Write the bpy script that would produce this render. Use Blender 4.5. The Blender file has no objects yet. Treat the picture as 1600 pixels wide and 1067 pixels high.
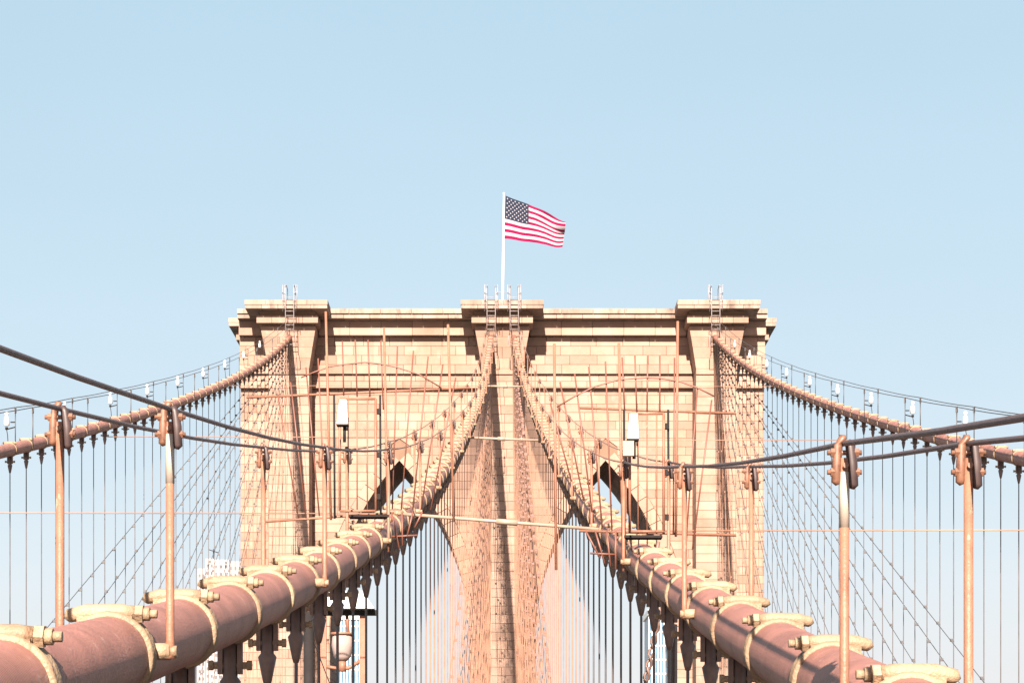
import bpy, math, random
import numpy as np
from mathutils import Vector, Matrix

random.seed(7)
SC = bpy.context.scene
COL = SC.collection

# ------------------------------------------------------------------ camera, world, sun, exposure
F = 3500.0                       # focal length in 1600-px-wide pixels
VX, HY = 792.0, 1250.0           # where straight-ahead and the horizon fall
cam_d = bpy.data.cameras.new("camera")
cam = bpy.data.objects.new("camera", cam_d)
COL.objects.link(cam)
cam.location = (0, 0, 0)
cam.rotation_euler = (math.radians(90), 0, 0)
cam_d.sensor_width = 36.0
cam_d.lens = F / 1600 * 36.0
cam_d.shift_x = (800 - VX) / 1600
cam_d.shift_y = (HY - 533.5) / 1600
cam_d.clip_start = 0.1
cam_d.clip_end = 20000
SC.camera = cam

SUN_DIR = Vector((0.066, 1.0, -0.60)).normalized()      # the way the light travels
world = bpy.data.worlds.new("World")
SC.world = world
world.use_nodes = True
wn = world.node_tree
bg = wn.nodes["Background"]
sky = wn.nodes.new("ShaderNodeTexSky")
sky.sky_type = 'NISHITA'
sky.sun_disc = False
sky.sun_elevation = math.asin(-SUN_DIR.z)
sky.sun_rotation = math.radians(180 + 3.5)
sky.altitude = 0
sky.air_density = 1.0
sky.dust_density = 1.2
sky.ozone_density = 1.0
mixw = wn.nodes.new("ShaderNodeMix")
mixw.data_type = 'RGBA'
mixw.inputs[0].default_value = 0.40
tint = wn.nodes.new("ShaderNodeMix")
tint.data_type = 'RGBA'
tint.blend_type = 'MULTIPLY'
tint.inputs[0].default_value = 1.0
tint.inputs[7].default_value = (0.68, 0.335, 0.223, 1)
wn.links.new(sky.outputs[0], tint.inputs[6])
wn.links.new(tint.outputs[2], mixw.inputs[6])
mixw.inputs[7].default_value = (3.98, 6.8, 8.4, 1)
veil = wn.nodes.new("ShaderNodeTexNoise")               # barely visible unevenness of thin high haze
veil.inputs["Scale"].default_value = 2.2
veil.inputs["Detail"].default_value = 5
vco = wn.nodes.new("ShaderNodeTexCoord")
vmap = wn.nodes.new("ShaderNodeMapping")
vmap.inputs["Scale"].default_value = (1.0, 1.0, 3.0)
wn.links.new(vco.outputs["Generated"], vmap.inputs[0])
wn.links.new(vmap.outputs[0], veil.inputs["Vector"])
vr = wn.nodes.new("ShaderNodeMapRange")
vr.inputs[1].default_value = 0.3
vr.inputs[2].default_value = 0.7
vr.inputs[3].default_value = 0.97
vr.inputs[4].default_value = 1.03
wn.links.new(veil.outputs[0], vr.inputs[0])
vm = wn.nodes.new("ShaderNodeMix")
vm.data_type = 'RGBA'
vm.blend_type = 'MULTIPLY'
vm.inputs[0].default_value = 1.0
wn.links.new(mixw.outputs[2], vm.inputs[6])
wn.links.new(vr.outputs[0], vm.inputs[7])
wn.links.new(vm.outputs[2], bg.inputs[0])
bg.inputs[1].default_value = 0.05

sun_d = bpy.data.lights.new("sun", 'SUN')
sun_d.energy = 5.0
sun_d.angle = math.radians(0.5)
sun_d.color = (1.0, 0.87, 0.75)
sun = bpy.data.objects.new("sun", sun_d)
COL.objects.link(sun)
sun.rotation_euler = SUN_DIR.to_track_quat('-Z', 'Y').to_euler()

SC.view_settings.view_transform = 'Standard'
SC.view_settings.look = 'None'
SC.view_settings.gamma = 1
SC.view_settings.exposure = 2.1

# ------------------------------------------------------------------ helpers
class MB:
    """Collects simple shapes for one mesh."""
    def __init__(self):
        self.v, self.f, self.s = [], [], []

    def add(self, vs, fs, smooth=False):
        o = len(self.v)
        self.v += [tuple(p) for p in vs]
        self.f += [tuple(i + o for i in f) for f in fs]
        self.s += [smooth] * len(fs)

    def box(self, a, b):
        x0, y0, z0 = a
        x1, y1, z1 = b
        self.add([(x0, y0, z0), (x1, y0, z0), (x1, y1, z0), (x0, y1, z0), (x0, y0, z1), (x1, y0, z1), (x1, y1, z1), (x0, y1, z1)],
                 [(0, 3, 2, 1), (4, 5, 6, 7), (0, 1, 5, 4), (1, 2, 6, 5), (2, 3, 7, 6), (3, 0, 4, 7)])

    def hexa(self, p):                                     # eight corners, bottom four then top four
        self.add(p, [(0, 3, 2, 1), (4, 5, 6, 7), (0, 1, 5, 4), (1, 2, 6, 5), (2, 3, 7, 6), (3, 0, 4, 7)])

    def path(self, pts, r, n=8, cap=True, smooth=True):
        """A round bar along PTS; r is one radius or one per point."""
        pts = [Vector(p) for p in pts]
        rs = r if isinstance(r, (list, tuple)) else [r] * len(pts)
        vs = []
        for i, p in enumerate(pts):
            if i == 0:
                t = pts[1] - pts[0]
            elif i == len(pts) - 1:
                t = pts[-1] - pts[-2]
            else:
                t = (pts[i + 1] - p).normalized() + (p - pts[i - 1]).normalized()
            t.normalize()
            ref = Vector((0, 0, 1)) if abs(t.z) < 0.9 else Vector((0, 1, 0))
            u = t.cross(ref).normalized()
            w = u.cross(t).normalized()
            for k in range(n):
                a = 2 * math.pi * k / n
                vs.append(p + (u * math.cos(a) + w * math.sin(a)) * rs[i])
        fs = []
        for i in range(len(pts) - 1):
            for k in range(n):
                k2 = (k + 1) % n
                fs.append((i * n + k, i * n + k2, (i + 1) * n + k2, (i + 1) * n + k))
        self.add(vs, fs, smooth)
        if cap:
            o = len(self.v) - len(vs)
            m = (len(pts) - 1) * n
            self.f.append(tuple(o + k for k in reversed(range(n))))
            self.f.append(tuple(o + m + k for k in range(n)))
            self.s += [False, False]

    def ball(self, c, r, nu=10, nv=7, sz=1.0):
        vs, fs = [], []
        for j in range(nv + 1):
            t = math.pi * j / nv
            for i in range(nu):
                a = 2 * math.pi * i / nu
                vs.append((c[0] + r * math.sin(t) * math.cos(a), c[1] + r * math.sin(t) * math.sin(a), c[2] + r * sz * math.cos(t)))
        for j in range(nv):
            for i in range(nu):
                i2 = (i + 1) % nu
                fs.append((j * nu + i, (j + 1) * nu + i, (j + 1) * nu + i2, j * nu + i2))
        self.add(vs, fs, True)

    def mesh(self, name, mat):
        me = bpy.data.meshes.new(name)
        me.from_pydata(self.v, [], self.f)
        me.polygons.foreach_set("use_smooth", self.s)
        me.materials.append(mat)
        me.update()
        return me

    def build(self, name, mat, parent=None, loc=(0, 0, 0), **props):
        return link(name, self.mesh(name, mat), parent, loc, **props)


def link(name, me, parent=None, loc=(0, 0, 0), rot=None, scale=None, **props):
    o = bpy.data.objects.new(name, me)
    COL.objects.link(o)
    o.location = loc
    if rot is not None:
        o.rotation_euler = rot
    if scale is not None:
        o.scale = scale
    if parent is not None:
        o.parent = parent
    for k, v in props.items():
        o[k] = v
    return o


def thing(name, label, cat, loc=(0, 0, 0), group=None):
    o = link(name, None, None, loc, label=label, category=cat)
    o.empty_display_size = 0.2
    if group:
        o["group"] = group
    return o


def at(px, py, d):
    """The world point at distance D along a measured sight line."""
    return Vector(((px - VX) * d / F, d, (HY - py) * d / F))


ORD = ("first second third fourth fifth sixth seventh eighth ninth tenth eleventh twelfth thirteenth fourteenth fifteenth sixteenth "
       "seventeenth eighteenth nineteenth twentieth twenty-first twenty-second twenty-third twenty-fourth twenty-fifth").split()


# ------------------------------------------------------------------ materials
ALB = 0.36                       # overall paint and stone reflectance


def mat(name, col, rough=0.6, metal=0.0, var=0.12, scale=3.0, bump=0.0, bscale=40.0, rand=0.0, island=0.0, spec=0.5, col2=None, streak=False, alb=None, stains=(), wrap=0.0):
    k = ALB if alb is None else alb
    col = tuple(c * k for c in col)
    col2 = tuple(c * k for c in col2) if col2 else None
    m = bpy.data.materials.new(name)
    m.use_nodes = True
    nt = m.node_tree
    N, L = nt.nodes, nt.links
    b = N["Principled BSDF"]
    b.inputs["Roughness"].default_value = rough
    b.inputs["Metallic"].default_value = metal
    b.inputs["Specular IOR Level"].default_value = spec
    geo = N.new("ShaderNodeNewGeometry")
    noise = N.new("ShaderNodeTexNoise")
    noise.inputs["Scale"].default_value = scale
    noise.inputs["Detail"].default_value = 6
    noise.inputs["Roughness"].default_value = 0.65
    if streak:
        mp = N.new("ShaderNodeMapping")
        mp.inputs["Scale"].default_value = (1.0, 1.0, 0.12)
        L.new(geo.outputs["Position"], mp.inputs[0])
        L.new(mp.outputs[0], noise.inputs["Vector"])
    else:
        L.new(geo.outputs["Position"], noise.inputs["Vector"])
    ramp = N.new("ShaderNodeMapRange")
    ramp.inputs[1].default_value = 0.3
    ramp.inputs[2].default_value = 0.7
    ramp.inputs[3].default_value = 0.0
    ramp.inputs[4].default_value = 1.0
    L.new(noise.outputs[0], ramp.inputs[0])
    mix = N.new("ShaderNodeMix")
    mix.data_type = 'RGBA'
    c2 = col2 or tuple(c * (1 - 2 * var) for c in col)
    mix.inputs[6].default_value = (*c2, 1)
    mix.inputs[7].default_value = (*[min(1, c * (1 + var)) for c in col], 1)
    L.new(ramp.outputs[0], mix.inputs[0])
    last = mix.outputs[2]
    if rand or island:
        oi = N.new("ShaderNodeObjectInfo")
        add = N.new("ShaderNodeMath")
        add.operation = 'ADD'
        L.new(oi.outputs["Random"], add.inputs[0])
        L.new(geo.outputs["Random Per Island"], add.inputs[1])
        fr = N.new("ShaderNodeMath")
        fr.operation = 'FRACT'
        L.new(add.outputs[0], fr.inputs[0])
        mr = N.new("ShaderNodeMapRange")
        mr.inputs[3].default_value = 1 - rand
        mr.inputs[4].default_value = 1 + rand
        L.new(fr.outputs[0], mr.inputs[0])
        mul = N.new("ShaderNodeMix")
        mul.data_type = 'RGBA'
        mul.blend_type = 'MULTIPLY'
        mul.inputs[0].default_value = 1
        L.new(last, mul.inputs[6])
        L.new(mr.outputs[0], mul.inputs[7])
        last = mul.outputs[2]
    for (scol, lo, hi, ssc, stretch, amount) in stains:      # dirt, rust and chipped paint with shapes of their own
        sn = N.new("ShaderNodeTexNoise")
        sn.inputs["Scale"].default_value = ssc
        sn.inputs["Detail"].default_value = 8
        sn.inputs["Roughness"].default_value = 0.7
        sm = N.new("ShaderNodeMapping")
        sm.inputs["Scale"].default_value = stretch
        sm.inputs["Location"].default_value = (lo * 13, hi * 7, ssc)
        L.new(geo.outputs["Position"], sm.inputs[0])
        L.new(sm.outputs[0], sn.inputs["Vector"])
        sr = N.new("ShaderNodeMapRange")
        sr.inputs[1].default_value = lo
        sr.inputs[2].default_value = hi
        sr.inputs[4].default_value = amount
        L.new(sn.outputs[0], sr.inputs[0])
        sx = N.new("ShaderNodeMix")
        sx.data_type = 'RGBA'
        sx.inputs[7].default_value = (*[c * k for c in scol], 1)
        L.new(sr.outputs[0], sx.inputs[0])
        L.new(last, sx.inputs[6])
        last = sx.outputs[2]
    L.new(last, b.inputs["Base Color"])
    if wrap:
        wv = N.new("ShaderNodeTexWave")
        wv.bands_direction = 'Y'
        wv.inputs["Scale"].default_value = 14
        wv.inputs["Distortion"].default_value = 1.2
        wv.inputs["Detail"].default_value = 2
        L.new(geo.outputs["Position"], wv.inputs["Vector"])
        wb = N.new("ShaderNodeBump")
        wb.inputs["Strength"].default_value = wrap
        wb.inputs["Distance"].default_value = 0.006
        L.new(wv.outputs[0], wb.inputs["Height"])
        L.new(wb.outputs[0], b.inputs["Normal"])
    if bump:
        n2 = N.new("ShaderNodeTexNoise")
        n2.inputs["Scale"].default_value = bscale
        n2.inputs["Detail"].default_value = 4
        L.new(geo.outputs["Position"], n2.inputs["Vector"])
        bp = N.new("ShaderNodeBump")
        bp.inputs["Strength"].default_value = bump
        bp.inputs["Distance"].default_value = 0.02
        L.new(n2.outputs[0], bp.inputs["Height"])
        if wrap:
            L.new(wb.outputs[0], bp.inputs["Normal"])
        L.new(bp.outputs[0], b.inputs["Normal"])
    return m


UP = (1.0, 1.0, 0.10)              # stains that run down
ONE = (1.0, 1.0, 1.0)
M_STONE = mat("granite blocks", (0.66, 0.435, 0.335), 0.85, var=0.12, scale=0.35, bump=0.6, bscale=5, rand=0.18, island=1, col2=(0.53, 0.305, 0.205),
              stains=((( 0.30, 0.15, 0.09), 0.56, 0.76, 1.1, UP, 0.55), ((0.78, 0.62, 0.50), 0.58, 0.72, 0.9, ONE, 0.5)))
M_CORE = mat("granite core and joints", (0.40, 0.235, 0.15), 0.9, var=0.1, scale=1.0)
M_CAPST = mat("weathered cornice granite", (0.66, 0.48, 0.39), 0.85, var=0.1, scale=0.7, bump=0.5, bscale=5, rand=0.16, island=1, col2=(0.46, 0.31, 0.22), streak=True,
              stains=(((0.14, 0.09, 0.06), 0.52, 0.68, 1.3, (1.0, 1.0, 0.35), 0.75),))
M_PIPE = mat("rose brown cable paint", (0.68, 0.295, 0.225), 0.5, var=0.18, scale=2.2, bump=0.35, bscale=70, spec=0.3, wrap=0.5,
             stains=(((0.36, 0.14, 0.10), 0.55, 0.72, 3.5, ONE, 0.6), ((0.95, 0.60, 0.52), 0.60, 0.66, 9.0, ONE, 0.5), ((0.10, 0.05, 0.04), 0.66, 0.72, 22.0, ONE, 0.6)))
M_BAND = mat("cream tan band paint", (0.66, 0.45, 0.285), 0.55, var=0.14, scale=7, bump=0.4, bscale=60, rand=0.14, island=1, spec=0.3,
             stains=(((0.34, 0.13, 0.055), 0.57, 0.68, 9.0, ONE, 0.75), ((0.15, 0.08, 0.05), 0.64, 0.70, 30.0, ONE, 0.6)))
M_POST = mat("orange tan post paint", (0.58, 0.265, 0.165), 0.5, var=0.14, scale=5, bump=0.2, bscale=70, spec=0.3,
             stains=(((0.30, 0.10, 0.05), 0.58, 0.68, 12.0, (1.0, 1.0, 0.3), 0.7), ((0.80, 0.58, 0.42), 0.63, 0.67, 18.0, (1, 1, 0.4), 0.7)))
M_POSTW = mat("pale worn paint", (0.80, 0.66, 0.54), 0.5, var=0.08, scale=9)
M_HEAD = mat("clamp paint", (0.44, 0.20, 0.115), 0.5, var=0.2, scale=12, stains=(((0.18, 0.07, 0.04), 0.5, 0.62, 25.0, ONE, 0.8),))
M_ROPE = mat("dark hand rope", (0.20, 0.115, 0.11), 0.5, var=0.2, scale=20, bump=0.6, bscale=150)
M_STEEL = mat("dark galvanised wire", (0.11, 0.10, 0.105), 0.5, var=0.2, scale=4)
M_SUSP = mat("grey suspender wire", (0.20, 0.165, 0.165), 0.5, var=0.25, scale=1.5)
M_TANROPE = mat("tan painted wire", (0.66, 0.33, 0.20), 0.5, var=0.15, scale=3)
M_SPIKE = mat("red oxide spikes", (0.38, 0.135, 0.085), 0.5, var=0.15, scale=6)
M_CHEEK_SHADE = mat("clamp plate shade brown", (0.12, 0.07, 0.065), 0.5, var=0.2, scale=9)  # clamp's right-hand plate: the shade on its side is painted into this brown
M_SOCK = mat("brown socket paint", (0.34, 0.20, 0.155), 0.55, var=0.2, scale=8)
M_WHITE = mat("white enamel", (0.55, 0.54, 0.53), 0.35, var=0.03, scale=6, alb=1)
M_PALE = mat("pale galvanised ladder", (0.72, 0.62, 0.61), 0.5, var=0.15, scale=5)
M_DARK = mat("black iron", (0.05, 0.042, 0.042), 0.8, var=0.1, scale=8, spec=0.1)
M_TIE = mat("cream tie rod paint", (0.72, 0.50, 0.37), 0.5, var=0.1, scale=6)
M_BOX = mat("peach box paint", (0.72, 0.48, 0.31), 0.5, var=0.06, scale=6)
M_RED = mat("flag red cloth", (0.135, 0.003, 0.032), 0.9, var=0.05, scale=2, alb=1, spec=0.1)
M_FWHITE = mat("flag white cloth", (0.29, 0.26, 0.28), 0.9, var=0.03, scale=2, alb=1, spec=0.1)
M_NAVY = mat("flag blue cloth", (0.014, 0.019, 0.033), 0.9, var=0.05, scale=2, alb=1, spec=0.1)
M_CONC = mat("pale tower block concrete", (0.70, 0.62, 0.60), 0.8, var=0.10, scale=0.15, rand=0.06)
M_GLASSD = mat("dark window glass", (0.26, 0.25, 0.28), 0.3, var=0.3, scale=0.4)
M_GLASSB = mat("blue curtain wall glass", (0.13, 0.32, 0.48), 0.3, var=0.25, scale=0.3)
M_WATER = mat("river water", (0.10, 0.14, 0.16), 0.12, var=0.1, scale=0.02, bump=0.4, bscale=0.3)
M_DECK = mat("weathered deck boards", (0.16, 0.105, 0.08), 0.85, var=0.2, scale=1.5)
M_ROAD = mat("worn roadway", (0.11, 0.085, 0.07), 0.9, var=0.15, scale=1, alb=1)
M_LAND = mat("shore ground", (0.40, 0.36, 0.30), 0.9, var=0.2, scale=0.02)
M_GLOBE = mat("milky lamp globe", (0.72, 0.55, 0.50), 0.25, var=0.03, scale=5)

# ------------------------------------------------------------------ ground, water, decks
def sheet(name, x0, x1, y0, y1, z, m):
    mb = MB()
    mb.add([(x0, y0, z), (x1, y0, z), (x1, y1, z), (x0, y1, z)], [(0, 1, 2, 3)])
    return mb.build(name, m, kind="structure")

sheet("water", -6000, 6000, -3000, 9000, -46.0, M_WATER)
mb = MB()
mb.box((-6000, 330, -47), (6000, 9000, -43.5))
mb.build("shore", M_LAND, kind="structure")
for sx, nm in ((-1, "roadway"), (1, "roadway")):
    mb = MB()
    a, b = sorted((sx * 2.9, sx * 14.2))
    mb.box((a, -60, -8.2), (b, 330, -7.4))
    mb.build(nm, M_ROAD, kind="structure")
mb = MB()
mb.box((-2.4, -60, -2.0), (2.4, 330, -1.7))
prom = mb.build("promenade", M_DECK, kind="structure")

# ------------------------------------------------------------------ the stone tower
TCX = -0.33
WALL = 162.5                                # lower wall face
S = 0.0463
XL, XR = (375 - VX) * S, (1195 - VX) * S
ARCH = [(623.5 - VX) * S, (946.5 - VX) * S]
AW, AH = 110 * S, 280 * S
AR = (AH * AH + AW * AW) / (2 * AW)
APEX = (HY - 718) * S
SPRING = APEX - AH
ZTOP = 35.15


def half(z):
    """Half width of a pointed arch at height z, or 0 above its apex."""
    if z <= SPRING:
        return AW
    if z >= APEX:
        return 0.0
    return max(0.0, math.sqrt(max(0, AR * AR - (z - SPRING) ** 2)) - (AR - AW))


tower = thing("bridge_tower", "massive tan granite bridge tower with twin pointed arches and flared capitals", "bridge tower", (TCX, 170, -46))
T0 = Vector((TCX, 170, -46))


def tpart(mb, name, m, **p):
    o = mb.build(name, m, tower, (-T0.x, -T0.y, -T0.z), **p)
    return o


core = MB()
rows = [-46.0, SPRING] + [SPRING + (APEX - SPRING) * i / 26 for i in range(1, 27)]
YB = 171.5
for i in range(len(rows) - 1):
    za, zb = rows[i], rows[i + 1]
    ha, hb = half(za), half(zb)
    segs = [(XL, XL, ARCH[0] - ha, ARCH[0] - hb), (ARCH[0] + ha, ARCH[0] + hb, ARCH[1] - ha, ARCH[1] - hb), (ARCH[1] + ha, ARCH[1] + hb, XR, XR)]
    for la, lb, ra, rb in segs:
        core.add([(la, WALL, za), (ra, WALL, za), (rb, WALL, zb), (lb, WALL, zb), (la, YB, za), (ra, YB, za), (rb, YB, zb), (lb, YB, zb)],
                 [(0, 1, 2, 3), (5, 4, 7, 6), (0, 3, 7, 4), (1, 5, 6, 2)])
core.box((XL, WALL, APEX), (XR, YB, 34.4))
tpart(core, "core_wall", M_CORE)

# jamb lining: the courses seen inside the arches
lin = MB()
z = -6.0
k = 0
while z < APEX - 0.4:
    z2 = z + 0.62
    for ci, cx in enumerate(ARCH):
        for sg in (-1, 1):
            xa, xb = cx + sg * half(z + 0.015), cx + sg * half(z2 - 0.015)
            if half(z2) < 0.3:
                continue
            y = WALL + 0.05 + (0.8 if k % 2 else 0)
            yb0 = WALL + 0.05
            t = 0.05 * -sg
            while yb0 < YB - 0.1:
                yb1 = min(YB - 0.05, (y if yb0 == WALL + 0.05 and k % 2 else yb0 + 1.6))
                if yb1 - yb0 > 0.1:
                    lin.hexa([(xa, yb0, z + 0.015), (xa, yb1 - 0.03, z + 0.015), (xa + t, yb1 - 0.03, z + 0.015), (xa + t, yb0, z + 0.015),
                              (xb, yb0, z2 - 0.015), (xb, yb1 - 0.03, z2 - 0.015), (xb + t, yb1 - 0.03, z2 - 0.015), (xb + t, yb0, z2 - 0.015)])
                yb0 = yb1
    z = z2
    k += 1
tpart(lin, "jamb_stones", M_STONE, kind="stuff")

# facing stones, row by row: (area, corners)
BUT = [((452 - VX) * 0.0457, 1.46), (TCX, 1.46), ((1118.5 - VX) * 0.0457, 1.46)]    # buttress centres, half widths
BF = 159.5                                  # buttress face
blocks = []


def block(la, lb, ra, rb, z0, z1, y0, y1):
    j = 0.007
    c = 0.02
    p = [(la + j, y1, z0 + j), (ra - j, y1, z0 + j), (rb - j, y1, z1 - j), (lb + j, y1, z1 - j)]
    q = [(la + j, y0 + c, z0 + j), (ra - j, y0 + c, z0 + j), (rb - j, y0 + c, z1 - j), (lb + j, y0 + c, z1 - j)]
    e = 0.016
    r = [(la + j + e, y0, z0 + j + e), (ra - j - e, y0, z0 + j + e), (rb - j - e, y0, z1 - j - e), (lb + j + e, y0, z1 - j - e)]
    blocks.append(((ra - la) * (z1 - z0) * (1 if z0 > 5 else 0.3), p, q, r))


def row(la, lb, ra, rb, z0, z1, y0, y1, phase, width):
    """Cuts one course of a wall into blocks of uneven length."""
    a, b = max(la, lb), min(ra, rb)
    if ra - la < 0.15:
        return
    cuts = []
    x = math.floor(la / width) * width + phase
    while x < b - 0.35:
        if x > a + 0.35:
            cuts.append(x + random.uniform(-0.18, 0.18))
        x += width
    lefts = [(la, lb)] + [(c, c) for c in cuts]
    rights = [(c, c) for c in cuts] + [(ra, rb)]
    for (p, q), (s, t) in zip(lefts, rights):
        block(p, q, s, t, z0, z1, y0 + random.uniform(-0.012, 0.012), y1)


z = -6.0
k = 0
RING = 0.85                                  # depth of the arch ring, built separately
while z < 29.8 - 0.05:
    z2 = min(z + 0.62, 29.8)
    y0 = WALL - 0.09
    def hh(zz):
        return half(zz - 0.25) + RING if SPRING < zz < APEX + 1.1 else (half(zz) if zz <= SPRING else 0)
    # intervals between arches, cut again round the buttresses
    ha, hb = hh(z), hh(z2)
    if z >= APEX + 1.0:
        ha = hb = 0
    base = [(XL, XL, ARCH[0] - ha, ARCH[0] - hb), (ARCH[0] + ha, ARCH[0] + hb, ARCH[1] - ha, ARCH[1] - hb), (ARCH[1] + ha, ARCH[1] + hb, XR, XR)]
    if ha == 0 and hb == 0:
        base = [(XL, XL, XR, XR)]
    for la, lb, ra, rb in base:
        cur = (la, lb)
        for bc, bh in BUT:
            if cur[0] < bc - bh and ra > bc + bh:
                row(cur[0], cur[1], bc - bh, bc - bh, z, z2, y0, WALL + 0.02, 0.7 if k % 2 else 0.0, 1.45)
                cur = (bc + bh, bc + bh)
        row(cur[0], cur[1], ra, rb, z, z2, y0, WALL + 0.02, 0.7 if k % 2 else 0.0, 1.45)
    for bc, bh in BUT:                        # buttress courses run back to the wall
        if z2 < 30.72:
            if k % 2:
                row(bc - bh, bc - bh, bc + bh, bc + bh, z, z2, BF, WALL, bc * 0 + 0.0, 40)
            else:
                xm = bc + random.uniform(-0.25, 0.25)
                block(bc - bh, bc - bh, xm, xm, z, z2, BF, WALL)
                block(xm, xm, bc + bh, bc + bh, z, z2, BF, WALL)
    z = z2
    k += 1
# upper wall in two stepped bands
for (za, zb, yf, n) in ((29.8, 30.78, 162.0, 2), (30.78, 33.44, 161.76, 4)):
    for i in range(n):
        z0 = za + (zb - za) * i / n
        z1 = za + (zb - za) * (i + 1) / n
        cur = XL
        for bc, bh in BUT:
            row(cur, cur, bc - bh, bc - bh, z0, z1, yf, WALL + 0.02, 0.9 if i % 2 else 0.2, 1.9)
            cur = bc + bh
        row(cur, cur, XR, XR, z0, z1, yf, WALL + 0.02, 0.9 if i % 2 else 0.2, 1.9)
        if z0 < 30.7:
            for bc, bh in BUT:
                block(bc - bh, bc - bh, bc + bh, bc + bh, z0, min(z1, 30.7), BF - 0.12 * (i == 1), WALL)
FCS = [(0, 1, 5, 4), (1, 2, 6, 5), (2, 3, 7, 6), (3, 0, 4, 7), (4, 5, 9, 8), (5, 6, 10, 9), (6, 7, 11, 10), (7, 4, 8, 11), (8, 9, 10, 11)]
def in_view(b):
    zc = b[1][0][2]
    return zc > 8.0
order = sorted(range(len(blocks)), key=lambda i: -blocks[i][0] if in_view(blocks[i]) else 1)
single = set(order[:290])
mass = MB()
for i, (ar, p, q, r) in enumerate(blocks):
    if i in single:
        c = Vector(p[0])
        mb = MB()
        mb.add([Vector(v) - c for v in p + q + r], FCS)
        link("stone", mb.mesh("stone", M_STONE), tower, c - T0)
    else:
        mass.add(p + q + r, FCS)
tpart(mass, "stone_facing", M_STONE, kind="stuff")

# arch ring stones
for cx in ARCH:
    for sg in (-1, 1):
        n = 15
        a1 = math.asin(AH / AR)
        for i in range(n):
            t0, t1 = a1 * i / n + 0.0012, a1 * (i + 1) / n - 0.0012
            R0, R1 = AR + 0.004, AR + RING
            c0 = cx - sg * (AR - AW)
            pts = []
            for yy in (WALL + 0.02, WALL - 0.13):
                for (t, R) in ((t0, R0), (t0, R1), (t1, R1), (t1, R0)):
                    xx = c0 + sg * R * math.cos(t)
                    if sg * (xx - cx) < 0.015:
                        xx = cx + sg * 0.015
                    pts.append((xx, yy, SPRING + R * math.sin(t)))
            mb = MB()
            mb.hexa(pts)
            tpart(mb, "arch_stone", M_STONE)

# frieze and cornice blocks of the wall
def run_blocks(name, x0, x1, z0, z1, y0, y1, width, m):
    n = max(1, round((x1 - x0) / width))
    for i in range(n):
        a = x0 + (x1 - x0) * i / n
        b = x0 + (x1 - x0) * (i + 1) / n
        dz = random.uniform(-0.012, 0.012)
        dy = random.uniform(-0.012, 0.012)
        mb = MB()
        mb.box((a + 0.014, y0 + dy, z0 + 0.006), (b - 0.014, y1, z1 + dz))
        tpart(mb, name, m)

gaps = [XL] + [v for bc, bh in BUT for v in (bc - 2.0, bc + 2.0)] + [XR]
for i in range(0, len(gaps), 2):
    a, b = gaps[i], gaps[i + 1]
    if b - a < 0.5:
        continue
    run_blocks("frieze_stone", a, b, 33.45, 33.96, 161.15, WALL + 0.1, 2.2, M_STONE)
    run_blocks("frieze_stone", a, b, 33.97, 34.48, 161.25, WALL + 0.1, 2.2, M_STONE)
    run_blocks("cornice_stone", a, b, 34.49, 34.80, 160.35, WALL + 3, 1.85, M_CAPST)
    run_blocks("cornice_stone", a, b, 34.81, 35.14, 160.22, WALL + 3, 2.3, M_CAPST)
mb = MB()
mb.box((XL + 0.1, WALL + 3.05, 34.41), (XR - 0.1, YB - 0.1, 35.1))
tpart(mb, "roof_slab", M_CAPST)


def capital(cx, front, axis, hw, pr, slabw, back):
    """Flared capital: courses widening upward, a neck and an overhanging slab. axis 0 faces the camera, -1 / 1 face the tower ends."""
    def bx(h0, p0, h1, p1, z0, z1, name, m, split=1):
        for i in range(split):
            s0, s1 = -1 + 2 * i / split, -1 + 2 * (i + 1) / split
            g = 0.012
            pts = []
            for (h, p, zz) in ((h0, p0, z0), (h1, p1, z1)):
                for (s, f) in ((s0, p), (s1, p), (s1, -back), (s0, -back)):
                    u = s * h + (g if s == s0 else -g) * (split > 1)
                    if axis == 0:
                        pts.append((cx + u, front - f, zz))
                    else:
                        pts.append((front + axis * f, cx + axis * u, zz))
            mb = MB()
            mb.hexa(pts)
            tpart(mb, name, m)
    zs = [30.72, 31.45, 32.2, 32.9, 33.62]
    for i in range(4):
        t0, t1 = i / 4, (i + 1) / 4
        bx(hw + 0.52 * t0, pr * t0 * 0.45, hw + 0.52 * t1 - 0.01, pr * t1 * 0.45, zs[i] + 0.012, zs[i + 1], "capital_course", M_STONE, 2 if i % 2 else 3)
    bx(hw + 0.42, pr * 0.4, hw + 0.42, pr * 0.4, 33.625, 33.75, "capital_joint", M_CORE)
    bx(hw + 0.72, pr * 1.1, hw + 0.72, pr * 1.1, 33.755, 34.27, "neck_stone", M_STONE, 4)
    bx(hw + 0.5, pr * 0.9, hw + 0.55, pr * 1.0, 34.275, 34.6, "capital_joint", M_CORE)
    bx(slabw, pr * 1.9, slabw, pr * 1.9, 34.605, 34.86, "slab_stone", M_CAPST, 5)
    bx(slabw + 0.03, pr * 1.95, slabw + 0.03, pr * 1.95, 34.865, 35.2, "slab_stone", M_CAPST, 4)

for bc, bh in BUT:
    capital(bc, BF, 0, bh, 0.98, 2.90, 4.5)
capital(167.0, XL + 0.05, -1, 2.0, 0.55, 3.5, 1.5)
capital(167.0, XR - 0.05, 1, 2.0, 0.55, 3.5, 1.5)

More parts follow.
